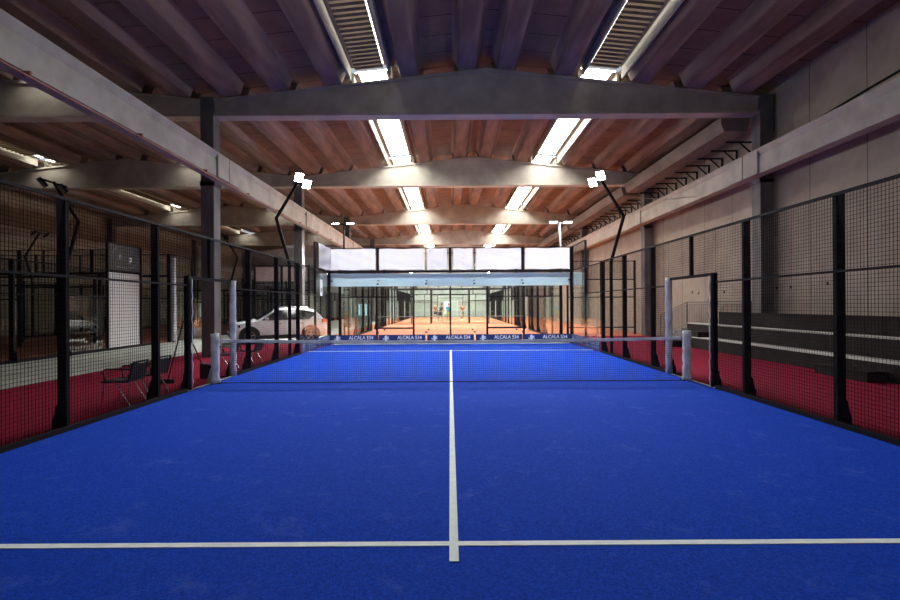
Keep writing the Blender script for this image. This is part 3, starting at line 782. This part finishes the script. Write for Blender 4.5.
# ------------------------------------------------------------------ bleachers, steps and railing
bl = empty('bleacher', (8.8, 0, 0), 0, 'dark brown three-tier bleacher with treads paled as if lit, along right wall', 'bleacher')
T = [(8.8, 9.25, 0, .41), (9.25, 9.6, 0, .87), (9.6, XR, 0, 1.30)]
for i, (x0, x1, z0, z1) in enumerate(T):
    ye = [8.0, 8.9, 7.3][i]
    MB().box(x0 - 8.8, x1 - 8.8 + (.0 if i < 2 else 0), -14, ye, .008, z1 - .03).build('riser', 'bench', bl)
    MB().box(x0 - 8.8 - .02, x1 - 8.8, -14, ye, z1 - .03, z1).build('tread', 'tread' if i < 2 else 'bench', bl)  # pale lower treads paint in the light caught by their nosings
tag(MB().box(8.35, 8.77, -.4, 1.0, .008, .2).box(8.33, 8.77, -.42, 1.02, .2, .225).build('step_block', 'bench'), 'low dark step block in front of the bleacher', 'step')
tag(MB().box(8.2, 8.77, 7.9, 8.6, .008, .24).build('step_block', 'bench'), 'low dark step block at the far end of bleacher', 'step')
tag(MB().box(8.78, 9.2, 7.15, 7.95, .41, .60).build('step_block', 'bench'), 'dark step block on the lowest tread at bleacher end', 'step')
rl = empty('stair_railing', (9.95, yD(20.6), 0), 0, 'pale metal stair railing sloping down against the right wall', 'railing')
yl0, yl1, ys = -4.4, 0, 2.6
def rz(y): return 0 if y <= 0 else -.6 * y / 2.6
MB().tube([(0, yl0, 1.68), (0, 0, 1.68), (0, ys, 1.08), (0, ys, 0)], .024).build('handrail', 'rail', rl)
MB().tube([(0, yl0, 1.58), (0, 0, 1.58), (0, ys, .98)], .014).tube([(0, yl0, .75), (0, 0, .75), (0, ys, .15)], .014).build('rail', 'rail', rl)
y = yl0
while y <= ys:
    MB().tube([(0, y, .75 + rz(y)), (0, y, 1.60 + rz(y))], .009, 6).build('baluster', 'rail', rl); y += .14
for y in (yl0, -2.2, 0): MB().tube([(0, y, 0), (0, y, 1.68)], .02).build('newel', 'rail', rl)
sb = MB().box(10.0, XWR, yD(20.6) - 4.4, yD(20.6), .008, .72)
for k in range(4): sb.box(10.0, XWR, yD(20.6) + k * .65, yD(20.6) + (k + 1) * .65, .008, .72 - (k + 1) * .145)
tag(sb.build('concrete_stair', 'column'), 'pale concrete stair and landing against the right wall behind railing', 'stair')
# anchor plates on wall panels
for k, (y, z) in enumerate(((yD(20.8) - .3, 2.0), (yD(20.8) + .25, 2.05), (yD(18.9) - .3, 2.0), (yD(15.3) - .35, 2.05), (yD(15.3) + .3, 2.05), (yD(13.3) + .2, 2.1))):
    tag(MB().box(XWR - .02, XWR, y - .025, y + .025, z, z + .09).build('anchor_plate', 'steel'), 'small dark anchor plate on the right wall, %s from the stair' % ORD[k], 'anchor plate', 'wall anchor plates')

# ------------------------------------------------------------------ car
car = empty('car', (-7.78, 11.9, .008), R(180 + 27), 'white five-door hatchback parked beyond the left fence', 'car')
ST = [(-2.06, .62, .66, .40), (-2.0, .93, .76, .30), (-1.86, 1.06, .83, .24), (-1.72, 1.32, .86, .22), (-1.5, 1.46, .88, .22), (-1.0, 1.53, .885, .22), (-.3, 1.55, .885, .22), (.2, 1.50, .885, .22),
      (.62, 1.24, .885, .22), (.95, 1.04, .885, .22), (1.2, .99, .88, .22), (1.65, .92, .86, .22), (1.92, .82, .80, .24), (2.04, .66, .70, .32)]
vs = []; fs = []
for x, top, w, zb in ST:
    k = max(0, min(1, (top - .98) / .52)); wr = w * (1 - .06) - k * .25
    belt = min(.94, top - .05); mid = min(.62, (zb + belt) / 2 + .05)
    half = [(.0, zb), (w * .8, zb), (w * .99, zb + .08), (w * 1.0, mid), (w * .965, belt), (wr, top - .05), (wr * .75, top - .004), (0, top + .012)]
    ring = [(x, y, z) for y, z in half] + [(x, -y, z) for y, z in half[-2:0:-1]]
    vs += ring
n = 14
for i in range(len(ST) - 1):
    for k in range(n): fs.append((i * n + k, i * n + (k + 1) % n, (i + 1) * n + (k + 1) % n, (i + 1) * n + k))
fs.append(tuple(range(n))); fs.append(tuple((len(ST) - 1) * n + k for k in range(n)))
MB().add(vs, fs).build('body', 'carpaint', car, smooth=True, subsurf=2)
def yside(z): return .862 - max(0, (z - .95)) / .52 * .235
for s in (-1, 1):
    for nm, poly in (('front_side_window', [(.80, 1.0), (.25, 1.36), (.05, 1.42), (-.28, 1.44), (-.30, 1.0)]), ('rear_side_window', [(-.36, 1.0), (-.34, 1.44), (-.95, 1.43), (-1.42, 1.34), (-1.50, 1.22), (-1.2, 1.02)])):
        vs = [(x, s * (yside(z) + .012), z) for x, z in poly] + [(x, s * (yside(z) - .03), z) for x, z in poly]; m_ = len(poly)
        MB().add(vs, [tuple(range(m_)), tuple(range(2 * m_ - 1, m_ - 1, -1))] + [(i, (i + 1) % m_, m_ + (i + 1) % m_, m_ + i) for i in range(m_)]).build(nm, 'carglass', car)
    # cladding, sill
    MB().box(-1.0, .95, s * .86 - .035, s * .86 + .035, .20, .36).build('sill_cladding', 'bplastic', car, bevel=.01)
    for x in (-1.27, 1.27):
        a = MB()
        pts = [(x + .40 * math.cos(t), s * .862, .33 + .40 * math.sin(t)) for t in [PI * k / 14 for k in range(-1, 16)]]
        a.tube(pts, .035, 6).lathe([(.385, -.02 if s > 0 else .02), (.385, .03 * s)], 'y', (x, s * .855, .33), 28)
        a.build('wheel_arch', 'bplastic', car)
        w = MB().lathe([(.20, .0), (.30, .0), (.325, .03), (.325, .17), (.30, .20), (.20, .20)], 'y', (x, s * .90 - (.2 if s > 0 else 0), .325), 32).build('tyre', 'rubber', car)
        yo = s * .905
        r_ = MB()
        r_.lathe([(.215, -.01), (.215, .012), (.19, .012), (.19, -.01)], 'y', (x, yo, .325), 28)
        for k in range(5):
            a_ = k * 2 * PI / 5 + .3
            r_.bar((x, yo, .325), (x + .2 * math.cos(a_), yo, .325 + .2 * math.sin(a_)), .012, .055, (-math.sin(a_), 0, math.cos(a_)))
        r_.lathe([(.04, -.012), (.04, .016)], 'y', (x, yo, .325), 12)
        r_.build('rim', 'alloy', w)
    MB().box(.52, .68, s * .93 - .09, s * .93 + .07, 1.0, 1.12).build('mirror', 'carpaint', car, bevel=.03)
    MB().box(-.02, .12, s * .885 - .015, s * .885 + .012, .82, .85).build('door_handle', 'chrome', car)
    MB().box(-.95, -.80, s * .885 - .015, s * .885 + .012, .84, .87).build('door_handle', 'chrome', car)
    MB().bar((1.62, s * .80, .76), (2.0, s * .60, .72), .12, .11).build('headlight', 'carglass', car, bevel=.02)
    MB().bar((-1.78, s * .84, .93), (-2.0, s * .70, .93), .08, .16).build('tail_light', 'redlens', car, bevel=.02)
    MB().tube([(.1, s * .60, 1.545), (-.3, s * .60, 1.585), (-1.2, s * .58, 1.565), (-1.4, s * .58, 1.51)], .016, 6).build('roof_rail', 'chrome', car)
MB().add([(1.0, -.74, 1.045), (1.0, .74, 1.045), (.30, .58, 1.475), (.30, -.58, 1.475), (.96, -.74, 1.0), (.96, .74, 1.0), (.26, .58, 1.44), (.26, -.58, 1.44)],
         [(0, 1, 2, 3), (7, 6, 5, 4), (0, 4, 5, 1), (1, 5, 6, 2), (2, 6, 7, 3), (3, 7, 4, 0)]).build('windscreen', 'carglass', car)
MB().add([(-1.90, -.68, 1.08), (-1.90, .68, 1.08), (-1.66, .6, 1.40), (-1.66, -.6, 1.40), (-1.86, -.68, 1.06), (-1.86, .68, 1.06), (-1.60, .6, 1.38), (-1.60, -.6, 1.38)],
         [(0, 1, 2, 3), (7, 6, 5, 4), (0, 4, 5, 1), (1, 5, 6, 2), (2, 6, 7, 3), (3, 7, 4, 0)]).build('rear_window', 'carglass', car)
MB().box(1.98, 2.07, -.36, .36, .56, .72).build('grille', 'bplastic', car, bevel=.02)
MB().box(1.93, 2.06, -.62, .62, .28, .46).build('lower_intake', 'bplastic', car, bevel=.03)
MB().box(2.06, 2.08, -.25, .25, .45, .54).build('number_plate', 'white', car)

# ------------------------------------------------------------------ far end: door, window
d = MB().box(-.9, .0, 0, .05, 0, 2.05).box(.02, .92, 0, .05, 0, 2.05).build('door_1', 'door', loc=(.05, YEND - .06, 0)); struct(d)
struct(MB().box(-1.0, -.9, -.02, .1, 0, 2.15).box(.92, 1.02, -.02, .1, 0, 2.15).box(-1.0, 1.02, -.02, .1, 2.05, 2.15).build('trim_1', 'white', loc=(.05, YEND - .1, 0)))
struct(MB().box(-.55, .40, 0, .03, 0, 1.5).build('window_2', 'daylight_window', loc=(-.25, YEND - .095, .5)))
w = MB().box(-.85, .85, 0, .05, 0, 1.5).build('window_1', 'win', loc=(-11.6, YEND - .06, .3)); struct(w)
g = MB()
for x in (-.85, -.45, 0, .45, .85): g.box(x - .05, x + .05, -.06, 0, 0, 1.5)
g.build('window_frame', 'steel', w)
# doors in the left hall seen as lit openings along end wall
for k, x in enumerate((-8.2, 6.5)):
    struct(MB().box(-.8, .8, 0, .05, 0, 2.1).build('door_%d' % (k + 2), 'door', loc=(x, YEND - .06, 0)))

# ------------------------------------------------------------------ people
def skin_mesh(joints, edges, root):
    me = bpy.data.meshes.new('sk'); names = list(joints)
    me.from_pydata([joints[k][0] for k in names], [(names.index(a), names.index(b)) for a, b in edges], [])
    o = bpy.data.objects.new('sk', me); COL.objects.link(o)
    md = o.modifiers.new('skin', 'SKIN'); md.use_smooth_shade = True
    lay = me.skin_vertices[0].data if me.skin_vertices else None
    if lay is None:
        bpy.context.view_layer.update(); bm = bmesh.new(); bm.from_mesh(me); bm.verts.layers.skin.verify(); bm.to_mesh(me); bm.free(); lay = me.skin_vertices[0].data
    for i, k in enumerate(names):
        r = joints[k][1]; lay[i].radius = (r, r) if not isinstance(r, tuple) else r; lay[i].use_root = (k == root)
    ss = o.modifiers.new('s', 'SUBSURF'); ss.levels = 2; ss.render_levels = 2
    bpy.context.view_layer.update()
    r = bpy.data.meshes.new_from_object(o.evaluated_get(bpy.context.evaluated_depsgraph_get()))
    bpy.data.objects.remove(o)
    return r
def person(loc, rz, label, shirt, shorts, hair, lean=.0, stride=.12, armf=.1, sleeve=True):
    e = empty('person', loc, rz, label, 'person')
    J = {}; E = []
    def j(n, p, r, par=None):
        J[n] = (p, r)
        if par: E.append((par, n))
    L = lean
    j('pelvis', (0, 0, .95), .125); j('waist', (0, .02 + L * .3, 1.10), .115, 'pelvis'); j('chest', (0, .03 + L * .7, 1.30), .135, 'waist')
    j('neck0', (0, .03 + L, 1.46), .06, 'chest'); j('neck1', (0, .05 + L * 1.1, 1.54), .052, 'neck0')
    for s, n in ((-1, 'l'), (1, 'r')):
        st = stride * s
        j('hip' + n, (s * .095, 0, .88), .095, 'pelvis'); j('knee' + n, (s * .11, st * .6 + .04, .49), .058, 'hip' + n)
        j('calf' + n, (s * .11, st * .8, .34), .056, 'knee' + n); j('ankle' + n, (s * .115, st, .09), .036, 'calf' + n)
        j('foot' + n, (s * .13, st + .12, .04), .035, 'ankle' + n); j('toe' + n, (s * .135, st + .19, .03), .025, 'foot' + n)
        sh = (s * .185, .03 + L * .95, 1.42)
        j('sh' + n, sh, .055, 'chest'); j('elb' + n, (s * .26, L * .8 + armf * .4, 1.14), .04, 'sh' + n)
        wr = (s * .25, L * .8 + armf * 2.2 + .05, .95 + armf * .9); j('wr' + n, wr, .026, 'elb' + n)
        pm = (wr[0], wr[1] + .05, wr[2] - .05); j('palm' + n, pm, (.03, .018), 'wr' + n)
        for f in range(4):
            o = (f - 1.5) * .018
            a = (pm[0] + o * .4, pm[1] + .04 + o, pm[2] - .05 + o * .5); b = (a[0] - s * .015, a[1] + .02, a[2] - .035 - .005 * (1.5 - abs(f - 1.5)))
            j('f%d%s' % (f, n), a, .009, 'palm' + n); j('g%d%s' % (f, n), b, .008, 'f%d%s' % (f, n))
        j('th' + n, (pm[0] - s * .03, pm[1] + .02, pm[2] - .01), .010, 'palm' + n); j('ti' + n, (pm[0] - s * .045, pm[1] + .045, pm[2] - .03), .008, 'th' + n)
    me = skin_mesh(J, E, 'pelvis')
    bm = bmesh.new(); bm.from_mesh(me)
    hc = Vector((0, .07 + L * 1.2, 1.66))
    r = bmesh.ops.create_uvsphere(bm, u_segments=20, v_segments=14, radius=1, matrix=Matrix.Translation(hc) @ Matrix.Diagonal((.075, .095, .118, 1)))
    for v in r['verts']:
        q = v.co - hc
        if q.y > .05 and q.z < -.03: v.co.x *= .86
        if abs(q.x) < .02 and q.y > .08 and -.03 < q.z < .02: v.co.y += .022
    for s in (-1, 1):
        bmesh.ops.create_uvsphere(bm, u_segments=8, v_segments=6, radius=1, matrix=Matrix.Translation(hc + Vector((s * .078, -.005, -.005))) @ Matrix.Diagonal((.012, .022, .032, 1)))
    bm.to_mesh(me); bm.free()
    for p in me.polygons: p.use_smooth = True
    me.materials.clear(); me.materials.append(M['skin'])
    o = bpy.data.objects.new('body', me); COL.objects.link(o); o.parent = e
    hm = MB()
    for s in (-1, 1): hm.lathe([(.001, .0), (.009, .002), (.001, .006)], 'y', tuple(hc + Vector((s * .03, .088, .008))), 8)
    hm.build('eyes', 'bplastic', e)
    MB().box(-.022, .022, .088, .094, -.062, -.054).build('mouth', 'redlens', e, loc=hc)
    # hair cap
    bm = bmesh.new(); bmesh.ops.create_uvsphere(bm, u_segments=20, v_segments=14, radius=1, matrix=Matrix.Diagonal((.083, .104, .125, 1)))
    bmesh.ops.delete(bm, geom=[v for v in bm.verts if v.co.z < .03 - .0 * v.co.y and not (v.co.y < -.01 and v.co.z > -.07)], context='VERTS')
    hme = bpy.data.meshes.new('hair'); bm.to_mesh(hme); bm.free(); hme.materials.append(hair)
    ho = bpy.data.objects.new('hair', hme); COL.objects.link(ho); ho.parent = e; ho.location = hc + Vector((0, -.008, .008))
    # clothes
    ks = ['pelvis', 'waist', 'chest', 'shl', 'shr'] + (['elbl', 'elbr'] if sleeve else [])
    K = {k: (J[k][0], J[k][1] + (.02 if k not in ('elbl', 'elbr') else .014)) for k in ks}
    K['pelvis'] = ((0, 0, .98), .14)
    for n in 'lr':
        if 'elb' + n in K:
            a, b = Vector(J['sh' + n][0]), Vector(J['elb' + n][0]); K['elb' + n] = (tuple(a.lerp(b, .7)), .06)
    sm = skin_mesh(K, [(a, b) for a, b in E if a in K and b in K], 'pelvis'); sm.materials.clear(); sm.materials.append(shirt)
    so = bpy.data.objects.new('shirt', sm); COL.objects.link(so); so.parent = e
    K = {'pelvis': ((0, 0, .93), .138)}; EE = []
    for s, n in ((-1, 'l'), (1, 'r')):
        K['hip' + n] = ((s * .098, 0, .86), .108); a, b = Vector(J['hip' + n][0]), Vector(J['knee' + n][0]); K['th' + n] = (tuple(a.lerp(b, .75)), .088)
        EE += [('pelvis', 'hip' + n), ('hip' + n, 'th' + n)]
        MB().box(-.045, .045, -.07, .2, 0, .085).build('shoe', 'white', e, bevel=.025, loc=(J['ankle' + n][0][0] + s * .01, J['ankle' + n][0][1], 0))
    sm = skin_mesh(K, EE, 'pelvis'); sm.materials.clear(); sm.materials.append(shorts)
    so = bpy.data.objects.new('shorts', sm); COL.objects.link(so); so.parent = e
    return e
mk = lambda n, c: mat(n, c, .8)
DH = mk('dark_hair', (.02, .015, .012))
person((-.17, yD(46.4), .008), R(200), 'person in bright blue shirt and yellow-green shorts standing far away', mk('blue_shirt', (.05, .38, .62)), mk('green_shorts', (.45, .50, .12)), DH, 0, .08, .1)
person((-.95, yD(45.6), .008), R(-60), 'person in dark grey top leaning forward left of blue-shirted person', mk('charcoal_shirt', (.07, .06, .065)), mk('black_shorts', (.02, .018, .02)), DH, .12, .16, .2)
person((-1.55, yD(52), .008), R(150), 'small distant person in orange top at left by court post', mk('orange_top', (.22, .07, .025)), mk('black_shorts', (.02, .018, .02)), DH, 0, .1, .1)
person((1.3, yD(52), .008), R(190), 'small distant person in orange top right of the far door', mk('orange_top', (.22, .07, .025)), mk('grey_shorts', (.2, .2, .2)), DH, .05, .14, .15)

# ------------------------------------------------------------------ a few ambient hall lamps (high-bay lamps on the beams)
def highbay(x, y, z, watts, label, col=(1, .9, .78)):
    e = empty('hall_lamp', (x, y, z), 0, label, 'lamp', 'hall lamps')
    MB().box(-.2, .2, -.1, .1, -.02, .08).box(-.02, .02, -.02, .02, .06, .3).build('housing', 'steel', e)
    MB().box(-.17, .17, -.08, .08, -.035, -.02).build('diffuser', 'lamp_off', e)
    light('hall_lamp_light', (x, y, z - .06), (x, y, 0), watts, .4, col, 180)

# ------------------------------------------------------------------ world, camera, view
w = bpy.data.worlds.new('World'); S.world = w; w.use_nodes = True
w.node_tree.nodes['Background'].inputs[0].default_value = (.75, .85, 1, 1)
w.node_tree.nodes['Background'].inputs[1].default_value = .6
cam = bpy.data.cameras.new('Camera'); co = bpy.data.objects.new('Camera', cam); COL.objects.link(co)
cam.sensor_width = 36; cam.lens = 490 / 900 * 36; cam.shift_y = 5 / 900; cam.clip_start = .05; cam.clip_end = 300
co.location = (-.016, CY, CH); co.rotation_euler = (PI / 2, R(.35), 0)
S.camera = co
S.cycles.transparent_max_bounces = 64
S.view_settings.view_transform = 'Standard'; S.view_settings.look = 'None'; S.view_settings.exposure = 0; S.view_settings.gamma = 1
